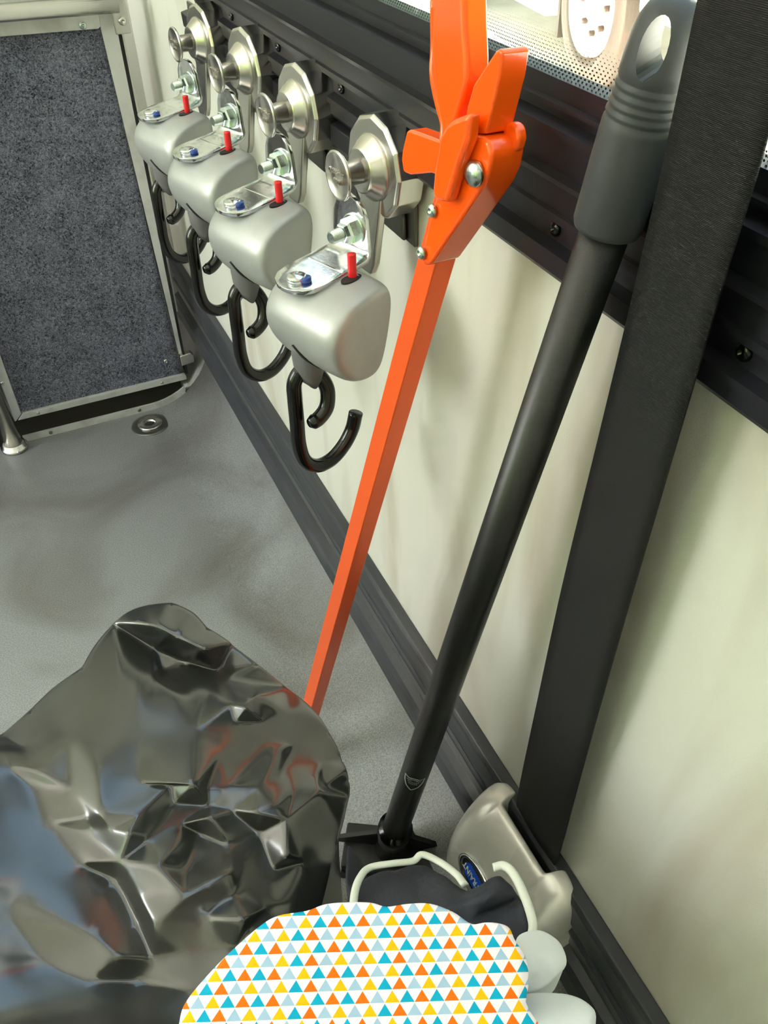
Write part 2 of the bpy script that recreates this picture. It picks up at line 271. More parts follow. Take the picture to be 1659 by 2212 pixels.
'DK_T2': [[-0.1318,0.169,0.4517],[-0.1272,0.167,0.4534],[-0.1258,0.1607,0.4559],[-0.1276,0.1489,0.4598],[-0.1317,0.1357,0.465],[-0.1358,0.1288,0.468],[-0.1416,0.1256,0.4696]],
'WA': [[-0.1482,0.1274,0.4748],[-0.1418,0.1297,0.472],[-0.1346,0.1277,0.4735],[-0.1304,0.1216,0.4762],[-0.1294,0.1137,0.4786],[-0.1323,0.1065,0.4789],[-0.1413,0.1038,0.4807],[-0.1485,0.103,0.4784],[-0.1578,0.106,0.4766],[-0.1446,0.1175,0.4836],[-0.1382,0.1095,0.4854],[-0.1526,0.1122,0.4852],[-0.1461,0.109,0.4807]],
'WA_OUT': [0,1,2,3,4,5,6,7,8],
'WB': [[-0.1627,0.1029,0.4852],[-0.1567,0.105,0.482],[-0.1448,0.0991,0.4838],[-0.1388,0.0922,0.4893],[-0.1368,0.0849,0.4936],[-0.1392,0.0801,0.4972],[-0.1509,0.0682,0.5018],[-0.1789,0.0793,0.5073],[-0.1573,0.0895,0.4992],[-0.1473,0.0878,0.4964],[-0.1674,0.0847,0.506],[-0.151,0.0796,0.4988]],
'WB_OUT': [0,1,2,3,4,5,6,7],
'PO': [[-0.2944,0.1344,0.5024],[-0.2894,0.1453,0.5068],[-0.2846,0.1503,0.5091],[-0.2735,0.1551,0.5121],[-0.2626,0.1586,0.5147],[-0.2496,0.1617,0.5173],[-0.2415,0.1619,0.5184],[-0.2306,0.1588,0.5186],[-0.2228,0.1578,0.5192],[-0.2147,0.155,0.5192],[-0.2052,0.1506,0.5188],[-0.1998,0.1466,0.5181],[-0.1916,0.144,0.5181],[-0.1829,0.1402,0.5179],[-0.1755,0.1337,0.5165],[-0.1703,0.1267,0.5147],[-0.1635,0.1243,0.5147],[-0.1573,0.1199,0.5139],[-0.1569,0.1146,0.5121],[-0.1559,0.1073,0.5096],[-0.1587,0.1002,0.5068],[-0.1631,0.0948,0.5044],[-0.1739,0.0801,0.4979]],
'PO_N': [-0.1133,-0.3277,0.938],
'PO_UV': [[-0.220357,0.152451,0.517621],[0.00531,-0.002384,-0.000191],[0.001675,0.003902,0.001566]],
}

# ---------------------------------------------------------------- mesh helpers
def obj(name, bm, m, parent=None, smooth=True, mods=None):
    bmesh.ops.recalc_face_normals(bm, faces=bm.faces[:])
    me = bpy.data.meshes.new(name); bm.to_mesh(me); bm.free()
    me.materials.append(MT[m])
    for p in me.polygons: p.use_smooth = smooth
    o = bpy.data.objects.new(name, me); col.objects.link(o)
    if parent: o.parent = parent
    if mods: mods(o)
    return o
def bev(w, seg=2, ang=35):
    def f(o):
        b = o.modifiers.new('bevel', 'BEVEL'); b.width = w; b.segments = seg; b.limit_method = 'ANGLE'; b.angle_limit = R(ang); b.harden_normals = True
    return f
def sub(n_):
    def f(o):
        s_ = o.modifiers.new('subdivision', 'SUBSURF'); s_.levels = n_; s_.render_levels = n_
    return f
def tag(o, label=None, cat=None, group=None, kind=None):
    if label: o['label'] = label
    if cat: o['category'] = cat
    if group: o['group'] = group
    if kind: o['kind'] = kind
    return o
def struct(name, bm, m, smooth=False, mods=None): return tag(obj(name, bm, m, None, smooth, mods), kind='structure')
def empty(name, loc, rz=0):
    o = bpy.data.objects.new(name, None); o.empty_display_size = .02; col.objects.link(o); o.location = loc; o.rotation_euler = (0, 0, rz); return o
def box(bm, x0, x1, y0, y1, z0, z1, M_=None):
    vs = [bm.verts.new((x, y, z)) for z in (z0, z1) for y in (y0, y1) for x in (x0, x1)]
    for f in ((0, 1, 3, 2), (4, 6, 7, 5), (0, 4, 5, 1), (2, 3, 7, 6), (0, 2, 6, 4), (1, 5, 7, 3)): bm.faces.new([vs[i] for i in f])
    if M_:
        for v in vs: v.co = M_ @ v.co
    return vs
def basis(axis):
    z = V(axis).normalized(); h = V((0, 0, 1)) if abs(z.z) < .9 else V((1, 0, 0))
    x = h.cross(z).normalized(); return x, z.cross(x), z
def lathe(bm, p0, axis, prof, seg=32, cap=True, fn=None):   # prof: (height along axis, radius)
    x, y, z = basis(axis); rings = []
    for k, (h, r) in enumerate(prof):
        rings.append([bm.verts.new(V(p0) + z * h + (x * math.cos(2 * math.pi * i / seg) + y * math.sin(2 * math.pi * i / seg)) * (fn(r, i, k) if fn else r)) for i in range(seg)])
    for a, b in zip(rings, rings[1:]):
        for i in range(seg): bm.faces.new((a[i], a[(i + 1) % seg], b[(i + 1) % seg], b[i]))
    if cap: bm.faces.new(rings[0][::-1]); bm.faces.new(rings[-1])
    return rings
def prism(bm, pts, vec):
    a = [bm.verts.new(V(p)) for p in pts]; b = [bm.verts.new(V(p) + V(vec)) for p in pts]; n_ = len(a)
    bm.faces.new(a); bm.faces.new(b[::-1])
    for i in range(n_): bm.faces.new((a[i], b[i], b[(i + 1) % n_], a[(i + 1) % n_]))
def catmull(pts, n_=8):
    P_ = [V(p) for p in pts]; P_ = [P_[0] * 2 - P_[1]] + P_ + [P_[-1] * 2 - P_[-2]]; out = []
    for i in range(1, len(P_) - 2):
        p0, p1, p2, p3 = P_[i - 1:i + 3]
        for k in range(n_):
            t = k / n_
            out.append(.5 * ((2 * p1) + (p2 - p0) * t + (2 * p0 - 5 * p1 + 4 * p2 - p3) * t * t + (3 * p1 - p0 - 3 * p2 + p3) * t ** 3))
    out.append(P_[-2]); return out
def tube(bm, path, r, seg=14, rf=None, flat=1.0):
    t = (path[1] - path[0]).normalized(); x, y, _ = basis(t); rings = []
    for i, p in enumerate(path):
        tn = ((path[min(i + 1, len(path) - 1)] - path[max(i - 1, 0)])).normalized()
        q = t.rotation_difference(tn); x = q @ x; y = q @ y; t = tn
        rr = rf(i / (len(path) - 1)) * r if rf else r
        rings.append([bm.verts.new(p + (x * math.cos(2 * math.pi * k / seg) + y * flat * math.sin(2 * math.pi * k / seg)) * rr) for k in range(seg)])
    for a, b in zip(rings, rings[1:]):
        for k in range(seg): bm.faces.new((a[k], a[(k + 1) % seg], b[(k + 1) % seg], b[k]))
    bm.faces.new(rings[0][::-1]); bm.faces.new(rings[-1])
def profile(bm, pts, y0, y1):                # closed (x,z) section extruded along the wall
    prism(bm, [(x, y0, z) for x, z in pts], (0, y1 - y0, 0))
def text(name, s, size, mxw, m, parent=None, ext=.0003):
    cu = bpy.data.curves.new(name, 'FONT'); cu.body = s; cu.size = size; cu.extrude = ext; cu.align_x = 'CENTER'; cu.align_y = 'CENTER'
    t = bpy.data.objects.new(name + '_tmp', cu); col.objects.link(t)
    bpy.context.view_layer.update()
    me = bpy.data.meshes.new_from_object(t.evaluated_get(bpy.context.evaluated_depsgraph_get()))
    bpy.data.objects.remove(t); me.transform(mxw); me.materials.clear(); me.materials.append(MT[m])
    o = bpy.data.objects.new(name, me); col.objects.link(o)
    if parent: o.parent = parent
    return o
def frame(o, x, y):                          # matrix from origin and two in-plane axes
    x = V(x).normalized(); z = x.cross(V(y)).normalized(); y = z.cross(x)
    return Matrix(((x.x, y.x, z.x, o[0]), (x.y, y.y, z.y, o[1]), (x.z, y.z, z.z, o[2]), (0, 0, 0, 1)))
def screw(name, p, axis, r, m, parent=None, slot=True):
    bm = bmesh.new(); lathe(bm, p, axis, [(0, r), (r * .25, r), (r * .5, r * .8), (r * .6, r * .4), (r * .6, r * .38), (r * .3, r * .3)] if slot else [(0, r), (r * .25, r), (r * .5, r * .8), (r * .65, r * .35)], 20)
    return obj(name, bm, m, parent)

# ================================================================= STRUCTURE
Y0, Y1 = -1.0, 1.53
bm = bmesh.new()
Rc = .12
prof = [(-2.2, 0)] + [(-Rc - .002 + Rc * math.sin(a), Rc - Rc * math.cos(a)) for a in [R(90 * i / 14) for i in range(15)]]
prof2 = prof + [(.0, Rc), (0.0, -.03), (-2.2, -.03)]
profile(bm, prof2, Y0, 1.358)
cut = [(x, z) for x, z in prof if x > -.056]
profile(bm, [(-.056, -.03), (-.056, cut[0][1])] + cut + [(0, Rc), (0, -.03)], 1.358, Y1)
fl = struct('floor', bm, 'floor', True)
fl.data.shade_auto_smooth(angle=.6) if hasattr(fl.data, 'shade_auto_smooth') else None
for p in fl.data.polygons: p.use_smooth = len(p.vertices) == 4
bm = bmesh.new()
box(bm, 0, .045, Y0, Y1 + .04, -.03, .73); box(bm, 0, .045, 1.06, Y1 + .04, .73, 1.95)
box(bm, 0, .045, Y0, -.45, .73, 1.95); box(bm, 0, .045, -.45, 1.06, 1.45, 1.95)
struct('wall_right', bm, 'wall')
bm = bmesh.new(); box(bm, -2.2, 0, Y1, Y1 + .04, -.2, 1.95)
struct('wall_far', bm, 'wall')
bm = bmesh.new()
box(bm, -2.24, -2.2, Y0, Y1, -.03, .72); box(bm, -2.24, -2.2, Y0, Y1, 1.7, 1.95)
box(bm, -2.24, -2.2, Y1 - .05, Y1, .72, 1.7); box(bm, -2.24, -2.2, .24, .30, .72, 1.7); box(bm, -2.24, -2.2, Y0, -.5, .72, 1.7)
struct('wall_left', bm, 'wall')
bm = bmesh.new(); box(bm, -2.2, 0, Y0 - .04, Y0, -.03, 1.95)
struct('wall_back', bm, 'wall')
bm = bmesh.new(); box(bm, -2.24, .045, Y0 - .04, Y1 + .04, 1.95, 1.99)
struct('ceiling', bm, 'ceil')
# dark panels whose colour gives the shade in the recess behind the folded platform
bm = bmesh.new(); box(bm, -2.2, -.056, 1.40, 1.415, -.2, .6); box(bm, -2.2, -.056, 1.358, 1.41, -.2, -.03)
struct('trim_3', bm, 'darkvoid')

# window frame: black aluminium section with its ledges, straight run plus rounded far corner
sec = [(.0, .666), (-.009, .666), (-.011, .669), (-.011, .676), (-.013, .677), (-.013, .681), (-.006, .683), (-.006, .694), (-.011, .695),
       (-.011, .699), (-.009, .700), (-.009, .714), (-.014, .715), (-.015, .718), (-.010, .7195), (-.010, .735), (-.015, .7365), (-.015, .740),
       (-.005, .7405), (-.005, .7445), (-.0085, .7455), (-.0085, .7475), (-.0050, .7480), (-.0050, .7568), (.006, .7572), (.006, .72), (.0, .72)]
def frame_run(bm):
    Rr = .075; zc, yc = .666 + Rr, 1.06 - Rr + .02
    path = [(-.45, 0.0), (yc, 0.0)]
    secs = []
    def ring(y, ang):   # ang 0: normal up; 90: normal toward -y
        out = []
        for x, z in sec:
            h = z - .666
            if ang is None: out.append(bm.verts.new((x, y, z)))
            else:
                rr = Rr - h * .75
                out.append(bm.verts.new((x, yc + rr * math.sin(ang), zc - rr * math.cos(ang) + h * .25 * math.cos(ang))))
        return out
    secs.append(ring(-.45, None)); secs.append(ring(yc, None))
    for i in range(1, 13): secs.append(ring(0, R(90 * i / 12)))
    last = secs[-1]; secs.append([bm.verts.new((v.co.x, v.co.y, 1.46)) for v in last])
    for a, b in zip(secs, secs[1:]):
        for i in range(len(sec)): bm.faces.new((a[i], a[(i + 1) % len(sec)], b[(i + 1) % len(sec)], b[i]))
    bm.faces.new(secs[0]); bm.faces.new(secs[-1][::-1])
bm = bmesh.new(); frame_run(bm)
box(bm, -.012, .016, -.45, 1.06, 1.42, 1.47)
wf = struct('window_1', bm, 'black_al', mods=bev(.0006, 2, 25))
for i, y in enumerate((.216, .353, .497, .641, .784, .922)):
    screw('screw', (-.006, y, .6895), (-1, 0, 0), .0042, 'hook', wf)
bm = bmesh.new(); box(bm, -.003, .001, -.45, 1.0, .752, 1.45)
pane = obj('pane', bm, 'glass', wf, False); pane['label'] = 'clear window pane with a fade of tiny black dots along its lower edge'

# track along the foot of the wall: three-step black rubber bar
bm = bmesh.new()
profile(bm, [(0, .088), (-.018, .086), (-.020, .092), (-.020, .118), (-.016, .124), (-.008, .128), (-.007, .146), (-.012, .150), (-.013, .156), (-.010, .160), (-.013, .170), (-.014, .198), (-.011, .2025), (0, .203)], Y0, Y1)
bar = struct('baseboard_right', bm, 'rubber', mods=bev(.0012, 2))
bm = bmesh.new(); profile(bm, [(-.006, .131), (-.0095, .132), (-.0095, .1445), (-.006, .1455)], Y0, Y1)
obj('channel', bm, 'alu_dark', bar, False)

# ================================================================= FAR LEFT: folded carpeted lift platform
plat = tag(empty('lift_platform', (-.2, 1.37, .0)), 'upright folded wheelchair lift platform covered in blue-grey carpet with aluminium edging', 'lift platform')
def pl(bm, name, m, smooth=False, mods=None):
    for v in bm.verts: v.co -= V((-.2, 1.37, 0))
    return obj(name, bm, m, plat, smooth, mods)
# carpet panel (slightly wavy edge)
bm = bmesh.new()
n1, n2 = 30, 60
g = []
for j in range(n2 + 1):
    row = []
    for i in range(n1 + 1):
        s_, t = i / n1, j / n2
        xl = -.3405 + .006 * t; xr = -.055 - .0148 * t + (.0012 * noise.noise(V((0, t * 40, 0))) if i == n1 else 0)
        row.append(bm.verts.new((xl + (xr - xl) * s_, 1.3735 + .0006 * noise.noise(V((s_ * 30, t * 60, 1))), .036 + .60 * t)))
    g.append(row)
for j in range(n2):
    for i in range(n1): bm.faces.new((g[j][i], g[j][i + 1], g[j + 1][i + 1], g[j + 1][i]))
ext = bmesh.ops.extrude_face_region(bm, geom=bm.faces[:])
for v in [e for e in ext['geom'] if isinstance(e, bmesh.types.BMVert)]: v.co.y += .012
pl(bm, 'carpet', 'carpet', True)
# panel behind left part (beyond the first edging, cropped by the frame)
bm = bmesh.new(); box(bm, -.80, -.36, 1.374, 1.386, .03, .64); pl(bm, 'side_panel', 'alu')
# bottom edge strip, mitred
bm = bmesh.new(); prism(bm, [(-.3445, 1.368, .036), (-.049, 1.368, .036), (-.049, 1.368, .043), (-.051, 1.368, .0475), (-.334, 1.368, .0475)], (0, .006, 0)); pl(bm, 'bottom_edging', 'alu', mods=bev(.0006))
# left edge strip
bm = bmesh.new(); prism(bm, [(-.3475, 1.368, .036), (-.336, 1.368, .0475), (-.336, 1.368, .62), (-.36, 1.368, .62), (-.36, 1.368, .036)], (0, .006, 0)); pl(bm, 'side_edging', 'alu', mods=bev(.0006))
# right: angle trim with raised lip and a dark strip painted as shade in the gap
bm = bmesh.new(); prism(bm, [(-.053, 1.372, .075), (-.048, 1.372, .075), (-.048, 1.372, .66), (-.070, 1.372, .66), (-.0695, 1.372, .60)], (0, .012, 0)); pl(bm, 'side_edging', 'alu')
bm = bmesh.new(); box(bm, -.0475, -.0435, 1.372, 1.40, .045, .66); pl(bm, 'gap_shade', 'slot')
bm = bmesh.new(); box(bm, -.0435, -.041, 1.368, 1.40, .17, .66); pl(bm, 'side_edging', 'steel')
# top: aluminium angle and round rail
bm = bmesh.new(); prism(bm, [(-.80, 1.364, .628), (-.0735, 1.364, .606), (-.070, 1.364, .609), (-.070, 1.364, .66), (-.80, 1.364, .68)], (0, .007, 0)); pl(bm, 'top_angle', 'alu', mods=bev(.001))
bm = bmesh.new(); tube(bm, [V((-.80, 1.345, .655)), V((-.4, 1.345, .645)), V((-.045, 1.345, .6365))], .011, 24); pl(bm, 'top_rail', 'steel', True)
bm = bmesh.new(); box(bm, -.055, -.034, 1.344, 1.348, .600, .66); pl(bm, 'rail_bracket', 'steel', mods=bev(.003, 3))
for p, r, m in [((-.0935, 1.3635, .6125), .005, 'zinc'), ((-.3095, 1.368, .0410), .0028, 'steel'), ((-.0935, 1.368, .0415), .0028, 'steel'), ((-.3475, 1.368, .112), .003, 'steel'), ((-.043, 1.344, .616), .0055, 'steel'), ((-.078, 1.3735, .079), .0045, 'zinc')]:
    s_ = screw('bolt', V(p) - V((-.2, 1.37, 0)), (0, -1, 0), r, m, plat)
# catch block on the right edge
bm = bmesh.new(); prism(bm, [(-.066 + .012, 1.362, .088), (-.033, 1.362, .090), (-.029, 1.362, .084), (-.030, 1.362, .070), (-.054, 1.362, .0675)], (0, .012, 0)); pl(bm, 'catch_block', 'steel', mods=bev(.002, 3))

# threshold strip on the floor edge, bent up over the cove
bm = bmesh.new()
up = [(-.345, 0.0)] + [(x, z) for x, z in prof if -.2 < x < -.052]
for y0_, y1_ in ((1.3540, 1.3585),):
    lo_ = [bm.verts.new((x, y0_, z)) for x, z in up]; li = [bm.verts.new((x, y1_, z)) for x, z in up]
    lo2 = [bm.verts.new((x - .001, y0_ + .001, z + .0115)) for x, z in up]; li2 = [bm.verts.new((x - .001, y1_, z + .0115)) for x, z in up]
    for k in range(len(up) - 1):
        bm.faces.new((lo2[k], lo2[k + 1], li2[k + 1], li2[k])); bm.faces.new((lo_[k], li[k], li[k + 1], lo_[k + 1])); bm.faces.new((lo_[k], lo_[k + 1], lo2[k + 1], lo2[k])); bm.faces.new((li[k], li2[k], li2[k + 1], li[k + 1]))
    bm.faces.new((lo_[0], lo2[0], li2[0], li[0])); bm.faces.new((lo_[-1], li[-1], li2[-1], lo2[-1]))
th = struct('trim_1', bm, 'alu')
for x in (-.300, -.145): screw('screw', (x, 1.3540, .0060), (0, -1, .1), .0032, 'rail', th)

# grab pole
pp = V(D['POLE'])
po = tag(empty('stanchion_pole', pp), 'stainless steel tube post rising from a round floor socket at the left edge', 'pole')
bm = bmesh.new(); tube(bm, [V((0, 0, .002)), V((0, 0, .30)), V((-.02, -.03, .62))], .0145, 28); obj('tube', bm, 'steel', po)
bm = bmesh.new(); lathe(bm, (0, 0, 0), (0, 0, 1), [(0, .0222), (.001, .0225), (.006, .0225), (.0065, .0195), (.012, .019), (.013, .0165), (.013, .0142)], 36); obj('socket', bm, 'steel', po)
screw('set_screw', (.0042, -.0215, .0035), (.2, -1, 0), .003, 'steel', po)

# floor anchor
fa = V((-.1365, 1.309, 0))
an = tag(empty('floor_anchor', fa), 'round stainless tie-down socket set in the grey floor near the lift threshold', 'floor anchor')
bm = bmesh.new(); lathe(bm, (0, 0, 0), (0, 0, 1), [(0, .0335), (.0007, .033), (.0014, .026), (.0016, .022)], 48); obj('flange', bm, 'rail', an)
bm = bmesh.new(); lathe(bm, (0, 0, 0.001), (0, 0, 1), [(0, .0215), (.0030, .0215), (.0042, .020), (.0042, .0098), (.0035, .009), (-.0005, .009)], 48); obj('socket_ring', bm, 'steel', an)
bm = bmesh.new(); lathe(bm, (0, 0, 0.0012), (0, 0, 1), [(0, .0092), (.0006, .009)], 32); obj('bore', bm, 'slot', an)

# ================================================================= TIE-DOWN MOUNTING RAIL
rail = tag(empty('mounting_rail', (0, .52, .611)), 'long steel mounting rail under the window frame carrying the retractors', 'rail')
bm = bmesh.new(); box(bm, -.0035, -.0005, .003, .60, .0, .0605); obj('back_plate', bm, 'rail', rail, False, bev(.001))
bm = bmesh.new(); profile(bm, [(-.003, .034), (-.011, .035), (-.012, .050), (-.0035, .052)], .01, .60); obj('black_channel', bm, 'black_al', rail, False, bev(.001))
retO = [V(p) for p in D['RET_O']]
for i, o_ in enumerate(retO):
    y = (.535, .689, .848, 1.005)[i] - .52
    bm = bmesh.new(); prism(bm, [(-.0035, y, .001), (-.0035, y, .018), (-.0035, y + .012, .036), (-.0035, y + .060, .036), (-.0035, y + .060, .001)], (-.0035, 0, 0))
    ear = obj('mounting_ear', bm, 'rail', rail, False, bev(.0015, 3))
    bm = bmesh.new(); lathe(bm, (-.0072, y + .022, .018), (-1, 0, 0), [(0, .0045), (.0003, .0045)], 24); obj('bolt_hole', bm, 'slot', ear)
    bm = bmesh.new(); box(bm, -.014, -.0035, y + .052, y + .068, -.001, .06); obj('black_spacer', bm, 'black_al', rail, False, bev(.001))

# ================================================================= RETRACTORS
GRP = 'tie-down retractors hanging from the mounting rail'
def make_retractor():
    root = empty('tie_down_retractor', retO[0], R(20))
    # anchor disc, axis -x' ; centre (.018,-.003,.040)
    c = V((.034, -.003, .0368))
    da = Matrix.Rotation(R(-13), 4, 'Z')
    dz = da.to_3x3() @ V((-1, 0, 0))
    bm = bmesh.new(); lathe(bm, c, dz, [(-.005, .0300), (-.0035, .0340), (.0150, .0340), (.0172, .0318), (.0172, .0200)], 12)
    disc = obj('anchor_disc', bm, 'satin', root, False, bev(.0009, 3, 20))
    bm = bmesh.new(); lathe(bm, c + dz * .017, dz, [(0, .0222), (.0012, .0220), (.0026, .0205), (.0085, .0156), (.0098, .0146), (.0100, .0135), (.0100, .0085)], 48); obj('boss', bm, 'satin', disc)
    kb = bmesh.new(); lathe(kb, c + dz * .028, (dz + V((-.02, -.0, .0))).normalized(), [(-.003, .0080), (.0112, .0080), (.0120, .0092), (.0132, .0150), (.0142, .0163), (.0156, .0163), (.0162, .0154), (.0162, .0142), (.0157, .0138), (.0157, .001)], 48)
    knob = obj('pull_knob', kb, 'satin', root)
    kt = c + dz * .0442; kx = da.to_3x3() @ V((0, -1, 0))
    text('embossed_lettering', "Q'STRAINT", .0042, frame(kt + V((0, 0, .0022)), kx, (0, 0, 1)), 'satin', knob, .0003)
    text('embossed_lettering', "MAX", .0042, frame(kt + V((0, 0, -.0035)), kx, (0, 0, 1)), 'satin', knob, .0003)
    # tongue: flat plate behind the bracket, from disc down
    bm = bmesh.new(); prism(bm, [(.018, -.008, .036), (.0085, -.0075, -.026), (.0075, -.004, -.034), (.0075, .012, -.034), (.0085, .0185, -.026), (.018, .019, .036)], (.006, 0, 0))
    for v in bm.verts: v.co = da @ v.co
    obj('tongue', bm, 'steel', root, False, bev(.0015, 3))
    # stub to the rail
    bm = bmesh.new(); lathe(bm, (.030, -.003, .0405), (1, 0, 0), [(0, .016), (.009, .016), (.010, .012), (.0142, .012)], 32)
    obj('stub', bm, 'hook', root)
    # bent bracket: round-headed vertical tab + leaf lying on the housing
    outl = []
    r = .0170; yc = .0045
    tab = [(r * math.cos(a) , .004 + r * 1.12 * math.sin(a)) for a in [math.pi * i / 16 for i in range(17)]]   # (y, z)
    th_ = .0032
    secs = []
    # strip param: list of (x,z) spine with half width
    spine = [(0, .0225, .003), (0, .0205, .0085), (0, .0165, .0128), (0, .010, .0160), (0, .002, .0170), (0, -.006, .0176), (0, -.0115, .0186), (-.0012, -.0148, .0192), (-.0045, -.0172, .0197), (-.012, -.0182, .0200), (-.022, -.0190, .0202), (-.034, -.0200, .0208), (-.044, -.0210, .0208), (-.053, -.0219, .0190), (-.059, -.0226, .0145), (-.0625, -.0230, .008), (-.0638, -.0232, .002)]
    bm = bmesh.new(); rows_ = []
    for i, (x, z, h) in enumerate(spine):
        a = spine[max(i - 1, 0)]; b = spine[min(i + 1, len(spine) - 1)]
        tn = V((b[0] - a[0], 0, b[1] - a[1])).normalized(); nn = V((tn.z, 0, -tn.x))
        if nn.x > .01 or (abs(nn.x) < .4 and nn.z < 0): nn = -nn
        row = []
        for s_ in (0, 1):
            for k in range(7):
                row.append(V((x, yc + h * (k / 3 - 1), z)) + nn * th_ * (s_ - .5) )
        rows_.append([bm.verts.new(q) for q in row])
    for a, b in zip(rows_, rows_[1:]):
        for k in range(6):
            bm.faces.new((a[k], a[k + 1], b[k + 1], b[k])); bm.faces.new((a[7 + k], b[7 + k], b[8 + k], a[8 + k]))
        bm.faces.new((a[0], b[0], b[7], a[7])); bm.faces.new((a[6], a[13], b[13], b[6]))
    for a in (rows_[0], rows_[-1]):
        for k in range(6): bm.faces.new((a[k], a[7 + k], a[8 + k], a[k + 1]))
    br = obj('bracket', bm, 'chrome', root, True)
    e = br.modifiers.new('b', 'BEVEL'); e.width = .0009; e.segments = 2; e.limit_method = 'ANGLE'; e.angle_limit = R(50)
    # embossed cross line on the leaf
    bm = bmesh.new(); box(bm, -.0275, -.0255, -.0145, .0205, -.0185, -.0176); obj('pressed_rib', bm, 'chrome', br, False, bev(.0003))
    # bolt: washer, nut, threaded stud
    bm = bmesh.new(); lathe(bm, (-.0014, .0, .001), (-1, 0, 0), [(0, .0108), (.0016, .0108), (.0020, .0100)], 32)
    lathe(bm, (-.0034, .0, .001), (-1, 0, 0), [(0, .0088), (.0065, .0088), (.0078, .0070), (.0105, .0066), (.0108, .0055)], 6)
    prof_ = []
    for k in range(9): prof_ += [(.010 + k * .0011, .0046), (.01055 + k * .0011, .0040)]
    lathe(bm, (-.0034, .0, .001), (-1, 0, 0), prof_ + [(.020, .0036)], 20)
    nut = obj('nut_and_bolt', bm, 'zinc', root, False, None)
    # rivet on leaf
    bm = bmesh.new(); lathe(bm, (-.052, .004, -.0205), (-.04, 0, 1), [(0, .0068), (.0034, .0066), (.0040, .0056)], 28)
    rv = obj('rivet', bm, 'chrome', root)
    bm = bmesh.new(); lathe(bm, (-.0495, -.0022, -.0196), (-.04, 0, 1), [(0, .0040), (.0026, .0040)], 20); obj('blue_insert', bm, 'blue', rv)
    # housing: rounded die-cast body, lofted along y'
    def sect(y, s_, cx=-.036, cz=-.050, xs=1.0, dz=0):
        pts = [(-.013, -.0200), (-.022, -.0195), (-.045, -.0225), (-.059, -.0290), (-.0690, -.0430), (-.0675, -.060), (-.0580, -.0760), (-.046, -.0850), (-.029, -.0870), (-.0205, -.0800), (-.0130, -.052), (-.0090, -.030)]
        return [V((cx + (x - cx) * s_ * xs, y, cz + dz + (z - cz) * s_)) for x, z in pts]
    stations = [(-.0478, .60), (-.0476, .84), (-.0455, .945), (-.0405, 1.0), (-.034, 1.02), (-.010, 1.03), (.010, 1.02), (.021, .97), (.0275, .90), (.0300, .72)]
    bm = bmesh.new(); rr = []
    for y, s_ in stations: rr.append([bm.verts.new(p) for p in sect(y, s_)])
    for a, b in zip(rr, rr[1:]):
        for k in range(12): bm.faces.new((a[k], a[(k + 1) % 12], b[(k + 1) % 12], b[k]))
    bm.faces.new(rr[0]); bm.faces.new(rr[-1][::-1])
    ho = obj('housing', bm, 'house', root, True, sub(2))
    # parting seam
    bm = bmesh.new(); pts = sect(-.030, 1.012); pts = [p for p in pts if p.x > -.045]
    # slot + lever
    bm.free()
    bm = bmesh.new(); lathe(bm, (-.0235, -.0225, -.0250), (0, 0, 1), [(0, .0085), (.0058, .0085)], 28)
    for v in bm.verts: v.co.y = -.0225 + (v.co.y + .0225) * .55
    for v in bm.verts: v.co.x += -.003
    obj('lever_slot', bm, 'slot', root, False)
    bm = bmesh.new(); tube(bm, [V((-.024, -.0215, -.030)), V((-.0235, -.0205, -.016)), V((-.0225, -.0195, -.0050)), V((-.0225, -.0195, -.0042))], .0030, 14); lv = obj('release_lever', bm, 'red', root)
    # strap slit on the room side and grey sheath round the webbing end
    bm = bmesh.new(); tube(bm, catmull([(-.0665, -.004, -.060), (-.062, -.010, -.070), (-.054, -.016, -.0785)], 6), .0016, 8); obj('drain_slit', bm, 'slot', root)
    bm = bmesh.new(); shp = [(-.064, .013), (-.075, .0160), (-.085, .0150), (-.093, .0125), (-.099, .0085)]
    rr = []
    for z, w in shp:
        rr.append([bm.verts.new((-.051 + w * .72 * math.cos(a) + (z + .064) * .02, .0 + w * .8 * math.sin(a), z + .003 * math.cos(2 * a))) for a in [2 * math.pi * i / 20 for i in range(20)]])
    for a, b in zip(rr, rr[1:]):
        for k in range(20): bm.faces.new((a[k], a[(k + 1) % 20], b[(k + 1) % 20], b[k]))
    bm.faces.new(rr[0]); bm.faces.new(rr[-1][::-1])
    obj('webbing_sheath', bm, 'sheath', root)
    # wire hook
    path = catmull([(-.0120, -.004, -.1440), (-.0160, -.003, -.1580), (-.0250, -.002, -.1700), (-.038, -.001, -.1775), (-.052, 0, -.1765), (-.0625, .001, -.1665), (-.0660, .002, -.1500), (-.0650, .003, -.1280), (-.0640, .004, -.1100), (-.0620, .005, -.0970), (-.056, .003, -.0890), (-.0490, -.001, -.0900), (-.0445, -.006, -.0980), (-.0435, -.0095, -.1070), (-.0475, -.0115, -.1180), (-.0560, -.0110, -.1245), (-.0640, -.010, -.1250)], 8)
    bm = bmesh.new(); tube(bm, path, .0057, 16, rf=lambda t: 1 if t < .97 else 1 - (t - .97) * 14)
    obj('wire_hook', bm, 'hook', root)
    return root
def copy_tree(o, parent=None):
    c = o.copy(); col.objects.link(c); c.parent = parent
    for ch in [k for k in bpy.data.objects if k.parent == o]: copy_tree(ch, c)
    return c
LBL = ['nearest grey tie-down retractor, beside the orange grabber trigger', 'second grey tie-down retractor from the orange grabber', 'third grey tie-down retractor from the orange grabber, second farthest', 'farthest grey tie-down retractor, hanging closest to the carpeted platform']
proto = make_retractor()
for i in range(4):
    o = proto if i == 0 else copy_tree(proto)
    o.location = retO[i]; tag(o, LBL[i], 'tie-down retractor', GRP)
    if i: o.rotation_euler = (0, 0, R(20))

